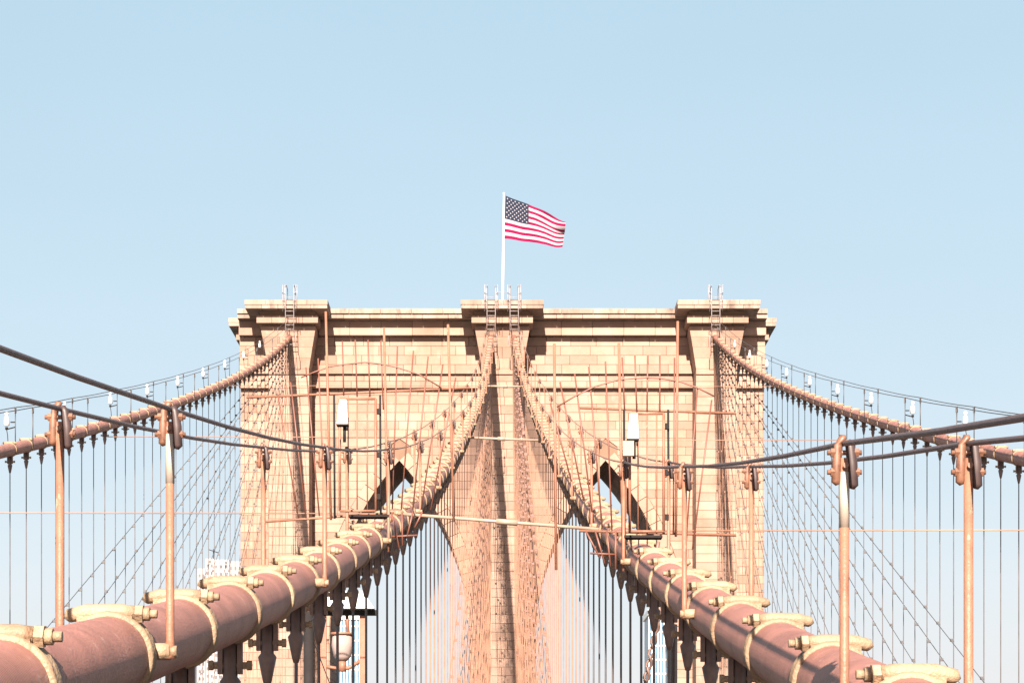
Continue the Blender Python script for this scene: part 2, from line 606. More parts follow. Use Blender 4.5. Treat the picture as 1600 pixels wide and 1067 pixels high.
# thin railing along each stretch of roof
for i, (a, b) in enumerate(((BUT[0][0] + 3.1, BUT[1][0] - 3.1), (BUT[1][0] + 3.1, BUT[2][0] - 3.1))):
    t = thing("roof_railing", "thin pale railing on the roof edge between the %s capitals" % ("left and middle", "middle and right")[i], "railing", (0, 165.6, 35.1), "railings on the tower roof")
    n = 9
    for k in range(n + 1):
        x = a + (b - a) * k / n
        mb = MB()
        mb.path([(x, 0, -0.1), (x, 0, 1.25)], 0.022, 6)
        mb.build("post", M_PALE, t)
    for zz in (0.7, 1.22):
        mb = MB()
        mb.path([(a, 0, zz), (b, 0, zz)], 0.018, 6)
        mb.build("rail", M_PALE, t)

# ------------------------------------------------------------------ main cables
ZP = [3.07855977e-08, -1.04270617e-05, 1.61031284e-03, 9.32703320e-02, -4.91493001e-01]


def zc(d):
    return float(np.polyval(ZP, d))


LI = np.polyfit([0, 13, 20, 35, 84, 120, 159], [1.97, 1.93, 1.87, 1.78, 1.42, 1.27, 1.14], 3)
RI = np.polyfit([0, 13, 20, 35, 84, 120, 159], [1.76, 1.73, 1.71, 1.65, 1.27, 1.05, 0.50], 3)
CABLES = {
    "left outer": (lambda d: -(14.9 + (d - 66) * 0.0059), zc),
    "left inner": (lambda d: -float(np.polyval(LI, d)), zc),
    "right inner": (lambda d: float(np.polyval(RI, d)), lambda d: zc(d) - 0.27 * math.exp(-d / 42)),
    "right outer": (lambda d: 14.25 + (d - 66) * 0.0059, zc),
}
RC = 0.195


def frame(cab, d):
    fx, fz = CABLES[cab]
    p = Vector((fx(d), d, fz(d)))
    q = Vector((fx(d + 0.2), d + 0.2, fz(d + 0.2)))
    return p, (q - p).normalized()


OFF = 0.27
STN = {
    "left inner": [1.8, 11.0, 19.7, 29.2] + [38.3 + 9.2 * k for k in range(13)],
    "right inner": [1.2, 9.75, 18.1, 26.8] + [35.8 + 9.2 * k for k in range(13)],
    "left outer": [50.5 + 9.36 * k for k in range(12)],
    "right outer": [51.0 + 9.36 * k for k in range(12)],
}

# band: a ring in two halves with a boss and a through bolt on top (built along +Y)
bm_ring = MB()
prof = [(-0.058, 0.193), (-0.058, 0.212), (-0.04, 0.221), (-0.024, 0.213), (0.024, 0.213), (0.04, 0.221), (0.058, 0.212), (0.058, 0.198), (0.082, 0.198), (0.082, 0.209), (0.104, 0.209), (0.104, 0.193)]
nn = 28
vs = []
for (yy, rr) in prof:
    for k in range(nn):
        a = 2 * math.pi * k / nn
        vs.append((rr * math.cos(a), yy, rr * math.sin(a)))
fs = [(i * nn + k, i * nn + (k + 1) % nn, (i + 1) * nn + (k + 1) % nn, (i + 1) * nn + k) for i in range(len(prof) - 1) for k in range(nn)]
bm_ring.add(vs, fs, True)
ME_RING = bm_ring.mesh("cable_band", M_BAND)
b = MB()
b.path([(-0.205, 0, 0.176), (-0.19, 0, 0.196), (-0.11, 0, 0.212), (0.06, 0, 0.212), (0.125, 0, 0.206)], [0.022, 0.036, 0.040, 0.041, 0.037], 12)
b.path([(0.128, 0, 0.206), (0.165, 0, 0.204)], 0.047, 6, smooth=False)
b.path([(0.166, 0, 0.204), (0.197, 0, 0.204)], 0.033, 8)
b.path([(0.198, 0, 0.204), (0.232, 0, 0.204)], 0.021, 8)
b.box((-0.15, -0.049, 0.10), (0.118, 0.049, 0.198))
ME_BOLT = b.mesh("clamp_bolt", M_BAND)
# socket of a suspender: clevis plates, pin and tapered socket, hanging from the band
b = MB()
b.box((-0.085, -0.03, -0.42), (-0.05, 0.03, -0.19))
b.box((0.05, -0.03, -0.42), (0.085, 0.03, -0.19))
b.path([(0, 0, -0.21), (0, 0, -0.44), (0, 0, -0.47), (0, 0, -0.66), (0, 0, -0.70)], [0.048, 0.052, 0.074, 0.036, 0.024], 10)
ME_SOCK = b.mesh("socket", M_SOCK)
b = MB()
b.path([(-0.15, 0, -0.36), (-0.149, 0, -0.36), (-0.115, 0, -0.36), (-0.114, 0, -0.36), (0.114, 0, -0.36), (0.115, 0, -0.36), (0.149, 0, -0.36), (0.15, 0, -0.36)], [0.022, 0.034, 0.034, 0.024, 0.024, 0.034, 0.034, 0.022], 8, smooth=False)
ME_PIN = b.mesh("pin_nut", M_BAND)
b = MB()
b.path([(0, 0, 0), (0, 0, -1)], 1.0, 8, cap=False)
ME_UNIT_D = b.mesh("rope", M_SUSP)
ME_UNIT_T = b.mesh("rope", M_TANROPE)

FIRST = {"left outer": 67.2 - 2.34 * 5, "left inner": 10.87 - 2.25 * 2, "right inner": 9.7 - 2.25 * 1, "right outer": 64.6 - 2.34 * 3}
STEP = {"left outer": 2.34, "left inner": 2.25, "right inner": 2.25, "right outer": 2.34}
WHERE = {"left outer": "left outer", "left inner": "left inner", "right inner": "right inner", "right outer": "right outer"}
DECKZ = -7.0
for cab in CABLES:
    root_p, _ = frame(cab, 0)
    c = thing("main_cable", "thick rose brown banded suspension cable rising to the tower, the %s one of four" % WHERE[cab], "bridge cable", root_p, "main suspension cables")
    pts = []
    d = -8.0
    while d < 161:
        pts.append(frame(cab, d)[0] - root_p)
        d += 1.5
    mb = MB()
    mb.path(pts, RC, 28)
    mb.build("cable_wrapping", M_PIPE, c)
    inner = "inner" in cab
    d = FIRST[cab]
    posts = [q for q in STN[cab] if not (q < 5 or (not inner and q < 58))]
    seen = {}
    while d < 158.2:
        p, t = frame(cab, d)
        nth = sum(1 for q in posts if q <= d)
        seen[nth] = seen.get(nth, 0) + 1
        far = d > (45 if inner else 127)
        if nth:
            where = "%s beyond its %s handrail post" % (ORD[seen[nth] - 1], ORD[nth - 1])
        else:
            where = "%s from its near end" % ORD[seen[0] - 1]
        rot = t.to_track_quat('Y', 'Z').to_euler()
        bo = link("cable_band", ME_RING, c, p - root_p, rot)
        link("clamp_bolt", ME_BOLT, bo, (0, 0, 0), (0, 0, 0 if cab.startswith("left") else math.pi))
        # suspender below the band
        s = thing("suspender", "%s suspender on the %s cable, %s" % ("tan" if far else "dark steel", WHERE[cab], where), "suspender", p, "suspenders of the %s cable" % cab)
        link("socket", ME_SOCK, s)
        link("pin_nut", ME_PIN, s)
        r = 0.0155
        link("rope", ME_UNIT_T if far else ME_UNIT_D, s, (0, 0, -0.68), None, (r, r, p.z - 0.68 - DECKZ))
        d += STEP[cab]

# ------------------------------------------------------------------ diagonal stays
for cab in CABLES:
    fx, fz = CABLES[cab]
    inner = "inner" in cab
    n = 22
    for i in range(n):
        d1 = 33 + i * 5.4
        p0 = Vector((fx(159.3), 159.3, fz(159.3) - 0.25 - 0.06 * i))
        p1 = Vector((fx(d1), d1, DECKZ))
        side = 0.10 if i % 2 else -0.10
        p0.x += side
        p1.x += side
        t = thing("stay_rope", "diagonal stay under the %s cable, %s counted from the shallowest" % (WHERE[cab], ORD[i]), "stay rope", p0, "diagonal stays of the %s cable" % cab)
        mb = MB()
        mb.path([(0, 0, 0), p1 - p0], 0.014 if inner else 0.0135, 6)
        mb.build("rope", M_TANROPE if inner or i > 14 else M_STEEL, t)
        cl = MB()
        d = FIRST[cab]
        while d < 156:
            if d > d1 + 1:
                f = (159.3 - d) / (159.3 - d1)
                q = (p1 - p0) * f
                q.x -= side * 0.5
                cl.box((q.x - 0.06, q.y - 0.035, q.z - 0.045), (q.x + 0.06, q.y + 0.035, q.z + 0.045))
            d += STEP[cab]
        if cl.v:
            cl.build("rope_clamps", M_SPIKE if inner or i > 14 else M_STEEL, t, kind="stuff")

# ------------------------------------------------------------------ handrails on the cables
b = MB()
b.path([(0, 0, 0), (0, 0, 0.1), (0, 0, 1.16)], [0.03, 0.021, 0.021], 12)
ME_POST = b.mesh("post", M_POST)
b = MB()
b.path([(0, 0, 0.86), (0, 0, 1.10)], 0.0222, 12)
ME_WORN = b.mesh("worn_patch", M_POSTW)
b = MB()
b.path([(-0.030, 0, 1.045), (-0.036, 0, 1.06), (-0.033, 0, 1.15), (-0.026, 0, 1.215), (-0.012, 0, 1.25), (0.006, 0, 1.252)], [0.010, 0.021, 0.021, 0.019, 0.017, 0.010], 10)
b.path([(-0.075, 0, 1.10), (0.075, 0, 1.10)], 0.011, 8)
b.path([(-0.075, 0, 1.185), (0.075, 0, 1.185)], 0.011, 8)
b.path([(-0.06, 0, 1.10), (-0.042, 0, 1.10)], 0.02, 6, smooth=False)
b.path([(0.045, 0, 1.10), (0.064, 0, 1.10)], 0.02, 6, smooth=False)
b.path([(-0.06, 0, 1.185), (-0.04, 0, 1.185)], 0.02, 6, smooth=False)
b.path([(0.042, 0, 1.185), (0.062, 0, 1.185)], 0.02, 6, smooth=False)
b.path([(0, -0.03, 1.125), (0, -0.042, 1.125)], 0.013, 8)
ME_HEAD = b.mesh("rope_clamp", M_HEAD)
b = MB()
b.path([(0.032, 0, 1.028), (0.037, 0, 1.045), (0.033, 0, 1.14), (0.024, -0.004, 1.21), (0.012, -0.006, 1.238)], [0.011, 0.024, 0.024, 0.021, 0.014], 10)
ME_CHEEK = b.mesh("cheek_plate", M_CHEEK_SHADE)
b = MB()
b.path([(0.0, 0, 0.035), (0.11, 0, 0.035)], 0.042, 12)
b.path([(-0.035, 0, 0.035), (0.0, 0, 0.035)], 0.030, 12)
ME_BASE = b.mesh("base_stub", M_BAND)
b = MB()
b.path([(0, 0, 0), (0, 0, 1.22)], 0.016, 8)
ME_POST_F = b.mesh("post", M_STEEL)
b = MB()
b.box((-0.03, -0.03, 1.05), (0.03, 0.03, 1.24))
ME_HEAD_F = b.mesh("rope_clamp", M_STEEL)

def side_name(cab, sg):
    toward = (sg > 0) == cab.startswith("left")
    return "walkway" if toward else "far"

for cab in CABLES:
    inner = "inner" in cab
    for sg in (-1, 1):
        tops = []
        num = 0
        for k, d in enumerate(STN[cab]):
            p, t = frame(cab, d)
            q = p + Vector((sg * OFF, 0, -0.02))
            tops.append(q + Vector((0, 0, 1.225 - (0.12 if cab == "right inner" and d < 5 else 0))))
            if d < 5 or (not inner and d < 58):
                continue
            s = thing("handrail_post", "%s handrail post on the %s cable's %s side, %s from the near end" % ("orange" if inner else "thin dark", WHERE[cab], side_name(cab, sg), ORD[num]),
                      "handrail post", q, "handrail posts on the %s cable" % cab)
            num += 1
            if inner:
                link("post", ME_POST, s)
                hd = link("rope_clamp", ME_HEAD, s)
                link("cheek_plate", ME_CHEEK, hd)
                link("base_stub", ME_BASE, s, (0, 0, 0), (0, 0, math.pi if sg > 0 else 0))
                if (cab, sg, k) in (("left inner", 1, 1), ("right inner", -1, 1)):
                    link("worn_patch", ME_WORN, s, label="pale worn upper stretch of the post")
            else:
                link("post", ME_POST_F, s)
                link("rope_clamp", ME_HEAD_F, s)
        end = frame(cab, 158.6)[0] + Vector((sg * OFF, 0, 1.15))
        path = tops + [end]
        runs = [(path[:4], M_ROPE, "dark hand rope on the %s side of the %s cable, between camera and gate"),
                (path[3:], M_TANROPE, "tan hand rope on the %s side of the %s cable, from gate to tower")] if inner else [
                (path, M_STEEL, "dark hand rope along the %s side of the %s cable")]
        for run, m, lab in runs:
            o = run[0]
            mb = MB()
            full = []
            for a, bb in zip(run[:-1], run[1:]):
                for i in range(4):
                    f = i / 4
                    w = a.lerp(bb, f)
                    w.z -= 0.028 * 4 * f * (1 - f)
                    full.append(w - o)
            full.append(run[-1] - o)
            mb.path(full, 0.0125 if inner else 0.014, 8)
            mb.build("hand_rope", m, None, o, label=lab % (side_name(cab, sg), WHERE[cab]), category="hand rope", group="hand ropes above the main cables")

# ------------------------------------------------------------------ white lanterns along the outer cables
b = MB()
b.path([(0, 0, -0.20), (0, 0, -0.19), (0, 0, 0.13), (0, 0, 0.16)], [0.06, 0.125, 0.10, 0.06], 10)
b.ball((0, 0, 0.26), 0.085, 10, 6, 1.15)
ME_LANT = b.mesh("lantern_glass", M_WHITE)
b = MB()
b.path([(0, 0, -0.20), (0, 0, -0.28)], 0.045, 8)
b.path([(0.27, 0, -0.05), (0.12, 0, -0.05)], 0.02, 6)
b.path([(0.27, 0, -0.20), (0.04, 0, -0.26)], 0.02, 6)
ME_LBR = b.mesh("bracket", M_DARK)
b = MB()
b.path([(0, 0, -0.28), (0.03, 0, -0.45), (0.05, 0, -0.78)], 0.012, 6)
ME_LCORD = b.mesh("cord", M_DARK)
for cab in ("left outer", "right outer"):
    sg = -1 if cab.startswith("left") else 1
    num = 0
    for d in STN[cab]:
        if d < 58 or d > 152:
            continue
        p, t = frame(cab, d)
        s = thing("cable_lantern", "white lantern on a post of the %s cable, %s from the near end" % (WHERE[cab], ORD[num]), "lantern",
                  p + Vector((-OFF - (0.27 if sg < 0 else -0.27), 0, 0.80)), "white lanterns along the outer cables")
        num += 1
        link("lantern_glass", ME_LANT, s, (0, 0, 0), None, (0.72, 0.72, 0.8))
        link("bracket", ME_LBR, s, (0, 0, 0), (0, 0, 0 if sg < 0 else math.pi))
        link("cord", ME_LCORD, s)

# ------------------------------------------------------------------ cross ties between the cables
for i, (pa, pb, d, r) in enumerate((((618, 802), (966, 829), 34.6, 0.026), ((721, 683), (846, 688), 84.0, 0.045), ((754, 603), (826, 604), 121.0, 0.05))):
    a, b2 = at(*pa, d), at(*pb, d)
    m = (a + b2) / 2
    t = thing("tie_rod", "cream tie rod with thick sleeve between the inner cables, %s" % ("nearest and lowest", "halfway up", "topmost below the capital")[i], "tie rod", m, "tie rods between the inner cables")
    mb = MB()
    mb.path([a - m, b2 - m], r, 10)
    mb.build("rod", M_TIE, t)
    u = (b2 - a).normalized()
    L = (b2 - a).length
    mb = MB()
    mb.path([u * (-0.048 * L), u * (0.048 * L)], r * 1.75, 10)
    mb.build("sleeve", M_TIE, t)
    for e in (a - m, b2 - m):
        mb = MB()
        sg = 1 if e.x > 0 else -1
        mb.path([e - Vector((sg * 0.12, 0, 0)), e + Vector((sg * 0.1, 0, 0))], r * 2.0, 8)
        mb.build("end_clamp", M_BAND, t)
    for sd in ("left", "right"):
        co, ci = sd + " outer", sd + " inner"
        zz = (a if sd == "left" else b2)
        po = Vector((CABLES[co][0](d), d, zz.z + 0.02))
        mb = MB()
        mb.path([(0, 0, 0), zz - po], 0.010 if i == 0 else 0.016, 6)
        mb.build("tie_wire", M_TANROPE, None, po, label="thin level tie wire from the outer to the inner cable %s, %s" % (sd, ("lowest of three", "middle of three", "highest of three")[i]),
                 category="tie wire", group="tie wires between the cables")

# ------------------------------------------------------------------ anti-climb gates on the inner cables
def bar(parent, o, name, pa, pb, d, r, m, n=8, d2=None):
    a, b2 = at(*pa, d) - o, at(*pb, d2 or d) - o
    mb = MB()
    mb.path([a, b2], r, n)
    return mb.build(name, m, parent)

GATES = {
    "left inner": dict(
        d=29.2, label="tan barred gate with a fan of spikes on the left inner cable",
        poles=[((509, 487), (517, 812)), ((600, 512), (607, 862)), ((700, 507), (709, 815))],
        arc=[(470, 590), (492, 581), (515, 573), (540, 569), (570, 566), (597, 569), (620, 574), (655, 585), (690, 606)],
        spikes=[((535, 533), (537, 618)), ((555, 531), (558, 620)), ((575, 531), (578, 620)), ((595, 532), (599, 640)), ((621, 541), (613, 795)), ((646, 548), (627, 796)), ((669, 557), (645, 796)),
                ((692, 570), (658, 796)), ((712, 590), (673, 796)), ((497, 560), (508, 804)), ((478, 574), (499, 806)), ((454, 597), (478, 808)), ((434, 616), (466, 808))],
        bars=[((385, 621), (735, 606)), ((412, 815), (615, 801))],
        door=(531, 587, 623, 798), dbars=[544, 558, 574],
        low=[((612, 801), (624, 857)), ((628, 800), (629, 852)), ((645, 800), (636, 838)), ((660, 799), (648, 824)), ((612, 838), (652, 836))],
        posts=[(518, 690), (592, 690)], plate=(545, 608, 804, 813)),
    "right inner": dict(
        d=26.8, label="tan barred gate with a fan of spikes on the right inner cable",
        poles=[((866, 537), (869, 890)), ((967, 536), (974, 892)), ((1059, 502), (1056, 838))],
        arc=[(870, 636), (900, 618), (929, 604), (967, 593), (1012, 590), (1031, 591), (1062, 596), (1090, 606), (1116, 619)],
        spikes=[((860, 630), (893, 752)), ((875, 597), (912, 782)), ((898, 584), (925, 800)), ((920, 573), (941, 826)), ((946, 565), (956, 828)), ((972, 558), (976, 642)), ((992, 555), (995, 644)),
                ((1012, 555), (1011, 646)), ((1031, 556), (1031, 646)), ((1054, 559), (1052, 834)), ((1090, 605), (1071, 856)), ((1112, 625), (1082, 858))],
        bars=[((905, 637), (1150, 646)), ((905, 829), (1150, 836))],
        door=(984, 1037, 646, 830), dbars=[997, 1011, 1026],
        low=[((915, 829), (938, 872)), ((930, 829), (945, 880)), ((948, 829), (954, 884)), ((962, 829), (962, 890)), ((922, 864), (962, 866))],
        posts=[(975, 718), (1046, 720)], plate=(975, 1035, 836, 846)),
}
for cab, g in GATES.items():
    d = g["d"]
    p, _ = frame(cab, d)
    t = thing("climbing_gate", g["label"], "gate", p, "climbing gates on the inner cables")
    for a, b2 in g["poles"]:
        bar(t, p, "pole", a, b2, d + 0.05, 0.016, M_POST, 10)
    mb = MB()
    mb.path([at(x, y, d + 0.09) - p for x, y in g["arc"]], 0.009, 8)
    mb.build("arched_rail", M_SPIKE, t)
    for a, b2 in g["spikes"]:
        bar(t, p, "spike", a, b2, d + 0.11, 0.0095, M_SPIKE)
    for a, b2 in g["bars"]:
        bar(t, p, "cross_bar", a, b2, d + 0.135, 0.016, M_POST)
    for a, b2 in g["low"]:
        bar(t, p, "lower_spike", a, b2, d + 0.11, 0.012, M_SPIKE)
    x0, x1, y0, y1 = g["door"]
    door = MB()
    for (a, b2) in (((x0, y0), (x1, y0)), ((x0, y1), (x1, y1)), ((x0, y0), (x0, y1)), ((x1, y0), (x1, y1))):
        door.path([at(*a, d - 0.02) - p, at(*b2, d - 0.02) - p], 0.017, 8)
    dr = door.build("door", M_POST, t)
    for x in g["dbars"]:
        bar(dr, p, "door_bar", (x, y0 + 1), (x, y1 - 1), d - 0.02, 0.009, M_POST)
    mb = MB()
    for sx in (x0 - 9, x1 + 7):
        mb.path([at(sx, y0 - 6, d + 0.02) - p, at(sx + 1, y1 + 12, d + 0.02) - p], 0.014, 8)
    mb.build("door_post", M_DARK, t)
    for yy in (y0 + 20, (y0 + y1) / 2, y1 - 22):
        a = at(x1 + 4, yy, d) - p
        mb = MB()
        mb.box((a.x - 0.03, a.y - 0.03, a.z - 0.035), (a.x + 0.03, a.y + 0.02, a.z + 0.035))
        mb.build("hinge", M_DARK, t)
    xa, xb, ya, yb = g["plate"]
    a, b2 = at(xa, yb, d) - p, at(xb, ya, d) - p
    mb = MB()
    mb.box((a.x, -0.03, b2.z - 0.03), (b2.x, 0.22, b2.z))
    mb.build("threshold_plate", M_DARK, t)
    # braces from the plate down to the cable
    for sx in (xa + 6, xb - 6):
        mb = MB()
        mb.path([at(sx, yb, d) - p, Vector((0.12 if sx > (xa + xb) / 2 else -0.12, 0.0, 0.10))], 0.022, 8)
        mb.build("saddle_brace", M_SOCK, t)

# lights on the gates
for cab, lab, (tx0, tx1, ty), (bx0, bx1, by), d, stem in (
        ("left inner", "white tapered lamp on a dark bracket at the left inner cable's gate", (531, 541, 625), (527, 544, 663), 28.85, (538, 690)),
        ("right inner", "white tapered lamp above a peach box at the right inner cable's gate", (984, 996, 647), (980, 997, 686), 26.45, (991, 716))):
    o = at((bx0 + bx1) / 2, by, d)
    t = thing("gate_light", lab, "lamp", o, "white lamps at the climbing gates")
    pts = []
    for (x0, x1, y) in ((bx0, bx1, by), (tx0, tx1, ty)):
        a, b2 = at(x0, y, d) - o, at(x1, y, d) - o
        w = (b2.x - a.x) / 2
        pts += [(a.x, -w, a.z), (b2.x, -w, a.z), (b2.x, w, a.z), (a.x, w, a.z)]
    mb = MB()
    mb.hexa(pts)
    mb.build("lamp_shade", M_WHITE, t)
    w = (bx1 - bx0) * d / F / 2
    mb = MB()
    mb.box((-w - 0.006, -w - 0.006, -0.022), (w + 0.006, w + 0.006, -0.001))
    e = at(*stem, d) - o
    mb.path([(e.x, 0.03, -0.02), (e.x, 0.03, e.z)], 0.02, 8)
    mb.path([(w * 0.8, -w * 0.6, -0.02), (w * 0.8, -w * 0.6, -0.085)], 0.012, 6)
    mb.build("bracket", M_DARK, t)
    if cab == "right inner":
        a, b2 = at(973, 713, d) - o, at(990, 690, d) - o
        mb = MB()
        mb.box((a.x, -0.07, a.z), (b2.x, 0.02, b2.z))
        mb.build("junction_box", M_BOX, t)

# ------------------------------------------------------------------ ladders over the parapet at each cable
for px, who in ((452.5, "left capital"), (767.5, "middle capital, above the left inner cable"), (803.5, "middle capital, above the right inner cable"), (1118.5, "right capital")):
    d = 157.35
    o = at(px, 519, d)
    top = at(px, 443, d) - o
    t = thing("parapet_ladder", "pale cage ladder over the slab of the %s" % who, "ladder", o, "ladders at the tops of the cables")
    for sx in (-0.29, 0.29):
        mb = MB()
        mb.path([(sx, 0, 0), (sx, 0, top.z - 0.35), (sx * 0.95, 0.12, top.z - 0.08), (sx * 0.95, 0.5, top.z), (sx * 0.95, 1.3, top.z - 0.12), (sx * 0.95, 1.4, top.z - 1.2)], 0.028, 8)
        mb.build("rail", M_PALE, t)
    zz = 0.2
    while zz < top.z - 0.9:
        mb = MB()
        mb.path([(-0.29, 0, zz), (0.29, 0, zz)], 0.02, 6)
        mb.build("rung", M_PALE, t)
        zz += 0.32
    for sx in (-1, 1):
        mb = MB()
        for q in range(3):
            h = 1.55 + q * 0.55
            mb.path([(sx * 0.29, 0, h), (sx * 0.46, -0.25, h + 0.03), (sx * 0.44, -0.55, h + 0.05)], 0.018, 6)
        mb.path([(sx * 0.46, -0.25, 1.4), (sx * 0.46, -0.25, 3.3)], 0.016, 6)
        mb.path([(sx * 0.44, 0.9, 2.2), (sx * 0.44, 0.9, top.z + 0.1)], 0.02, 6)
        mb.path([(sx * 0.44, 0.9, top.z), (sx * 0.27, 0.55, top.z - 0.05)], 0.018, 6)
        mb.build("cage_side", M_PALE, t)
    mb = MB()
    mb.path([(-0.33, 0, 0.0), (-0.4, -0.15, -0.3), (-0.42, -0.2, -0.9)], 0.025, 6)
    mb.path([(0.33, 0, 0.0), (0.4, -0.15, -0.3), (0.42, -0.2, -0.9)], 0.025, 6)
    mb.path([(-0.42, -0.2, -0.9), (0.42, -0.2, -0.9)], 0.02, 6)
    mb.build("foot_hoop", M_PALE, t)

# ------------------------------------------------------------------ flagpole and flag
DF = 166.0
base = at(785, 509, DF)
base.z = 35.12
ptop = at(787.3, 304, DF)
t = thing("flagpole", "tall white flagpole on top of the middle capital", "flagpole", base)
mb = MB()
mb.path([(0, 0, 0), ((ptop - base) * 0.5), (ptop - base)], [0.105, 0.09, 0.05], 12)
mb.build("pole", M_WHITE, t)
mb = MB()
mb.ball(ptop - base + Vector((0, 0, 0.06)), 0.085)
mb.build("finial", M_WHITE, t)
mb = MB()
mb.path([(0, 0, 0), (0, 0, 0.35), (0, 0, 0.75), (0, 0, 1.3)], [0.5, 0.45, 0.22, 0.15], 12)
mb.build("pole_base", M_WHITE, t)
gl = at(785, 470, 163.6)
t = thing("pole_guard", "small square pipe guard frame round the foot of the flagpole", "guard rail", (base.x, 164.2, 35.2))
for sx in (-0.42, 0.42):
    mb = MB()
    mb.path([(sx, 0, 0), (sx, 0, 2.05)], 0.018, 6)
    mb.build("post", M_PALE, t)
for zz in (1.3, 2.05):
    mb = MB()
    mb.path([(-0.42, 0, zz), (0.42, 0, zz)], 0.018, 6)
    mb.build("rail", M_PALE, t)

TOPE = [(0, 788, 306), (0.2, 806, 313), (0.4, 824, 320), (0.6, 842, 328), (0.8, 862, 337), (1.0, 882, 345)]
BOTE = [(0, 785, 373), (0.2, 803, 374.5), (0.4, 824, 377.5), (0.6, 845, 383), (0.8, 862, 384), (1.0, 877, 385.5)]


def lerp_tab(tab, u):
    for a, b2 in zip(tab[:-1], tab[1:]):
        if u <= b2[0] + 1e-9:
            f = (u - a[0]) / (b2[0] - a[0])
            return a[1] + (b2[1] - a[1]) * f, a[2] + (b2[2] - a[2]) * f
    return tab[-1][1], tab[-1][2]


def flag_point(u, v):
    """u from the pole outwards, v from top to bottom."""
    x0, y0 = lerp_tab(TOPE, u)
    x1, y1 = lerp_tab(BOTE, u)
    p = at(x0 + (x1 - x0) * v, y0 + (y1 - y0) * v, DF)
    w = math.sin(u * 10.5 - 2.2 * v + 0.5) * 0.26 * u ** 0.6
    fold = max(0, u - 0.45) * max(0, 0.42 - v) * 3.2                      # the upper fly end curls over
    p.y += w - fold * math.sin((u - 0.4) * 9 + v * 6)
    p.y -= 0.5 * max(0.0, u - 0.42) / 0.58 * math.exp(-((v - 0.20) / 0.11) ** 2)
    p.x += 0.10
    p.z += math.sin(u * 11 + v * 2) * 0.06 * u + fold * 0.05
    p.z -= 0.42 * max(0, u - 0.5) * math.exp(-((v - 0.30) / 0.14) ** 2)
    return p

NU, NV = 60, 39
vs = [flag_point(i / NU, j / NV) - ptop for j in range(NV + 1) for i in range(NU + 1)]
fs, mi = [], []
for j in range(NV):
    for i in range(NU):
        fs.append((j * (NU + 1) + i, j * (NU + 1) + i + 1, (j + 1) * (NU + 1) + i + 1, (j + 1) * (NU + 1) + i))
        stripe = j * 13 // NV
        mi.append(2 if (i < NU * 0.4 and stripe < 7) else (0 if stripe % 2 == 0 else 1))
me = bpy.data.meshes.new("flag")
me.from_pydata(vs, [], fs)
for m in (M_RED, M_FWHITE, M_NAVY):
    me.materials.append(m)
me.polygons.foreach_set("material_index", mi)
me.polygons.foreach_set("use_smooth", [True] * len(fs))
flag = link("flag", me, None, ptop, label="waving flag with red and white stripes and white stars on dark blue", category="flag")
st = MB()
for r in range(9):
    cols = 6 if r % 2 == 0 else 5
    for q in range(cols):
        uu = (0.4 / 12) * (1 + 2 * q + (0 if cols == 6 else 1))
        vv = (7 / 13 / 10) * (r + 1)
        pts = []
        for k in range(10):
            a = math.pi / 2 + k * math.pi / 5
            rr = 0.019 if k % 2 == 0 else 0.0085
            w = flag_point(uu + rr * math.cos(a) * 0.72, vv - rr * math.sin(a) * 1.1) - ptop
            pts.append(w + Vector((0, -0.02, 0)))
        c = flag_point(uu, vv) - ptop + Vector((0, -0.02, 0))
        st.add(pts + [c], [(k, (k + 1) % 10, 10) for k in range(10)])
st.build("stars", M_FWHITE, flag, kind="stuff")

# ------------------------------------------------------------------ walkway lamp frame, poles and twisted rope under the cables
d = 38.0
o = at(538, 1250, d)
o.z = -1.7
t = thing("lamp_frame", "portal frame with dark crossbar, white hood and round lamp below the left inner cable", "lamp", o)
for px in (505, 567):
    a = at(px, 962, d) - o
    mb = MB()
    mb.box((a.x - 0.055, -0.05, 0), (a.x + 0.055, 0.05, a.z))
    mb.build("post", M_POST, t)
mb = MB()
a, b2 = at(488, 961, d) - o, at(590, 953, d) - o
mb.box((a.x, -0.08, a.z), (b2.x, 0.08, b2.z))
mb.build("crossbar", M_DARK, t)
mb = MB()
pts = []
for (x0, x1, y) in ((502, 586, 952), (514, 568, 925)):
    a, b2 = at(x0, y, d) - o, at(x1, y, d) - o
    pts += [(a.x, -0.3, a.z), (b2.x, -0.3, a.z), (b2.x, 0.3, a.z), (a.x, 0.3, a.z)]
mb.hexa(pts)
mb.build("hood", M_WHITE, t)
mb = MB()
c = at(535, 1010, d) - o
mb.path([(c.x, 0, c.z - 0.24), (c.x, 0, c.z - 0.17), (c.x, 0, c.z + 0.02), (c.x, 0, c.z + 0.19)], [0.08, 0.145, 0.185, 0.17], 16)
gl = mb.build("lamp_globe", M_GLOBE, t)
mb = MB()
mb.path([(c.x, 0, c.z + 0.2), (c.x, 0, c.z + 0.24)], 0.2, 12)
mb.build("lamp_cap", M_POST, gl)
mb = MB()
mb.path([(c.x, 0, c.z - 0.24), (c.x, 0, c.z - 0.42)], 0.07, 10)
mb.build("lamp_finial", M_POST, gl)
mb = MB()
mb.path([(c.x + 0.1, 0, c.z + 0.24), (c.x + 0.07, 0, c.z + 0.60)], 0.03, 8)
e = at(567, 1030, d) - o
mb.path([(e.x, 0, e.z), (c.x + 0.1, 0, c.z - 0.36), (c.x, 0, c.z - 0.36)], 0.035, 8)
mb.build("lamp_bracket", M_POST, t)
mb = MB()
e = at(505, 1040, d) - o
mb.path([(e.x, 0, e.z), (c.x, 0, c.z - 0.38)], 0.03, 8)
mb.build("lamp_bracket", M_POST, t)

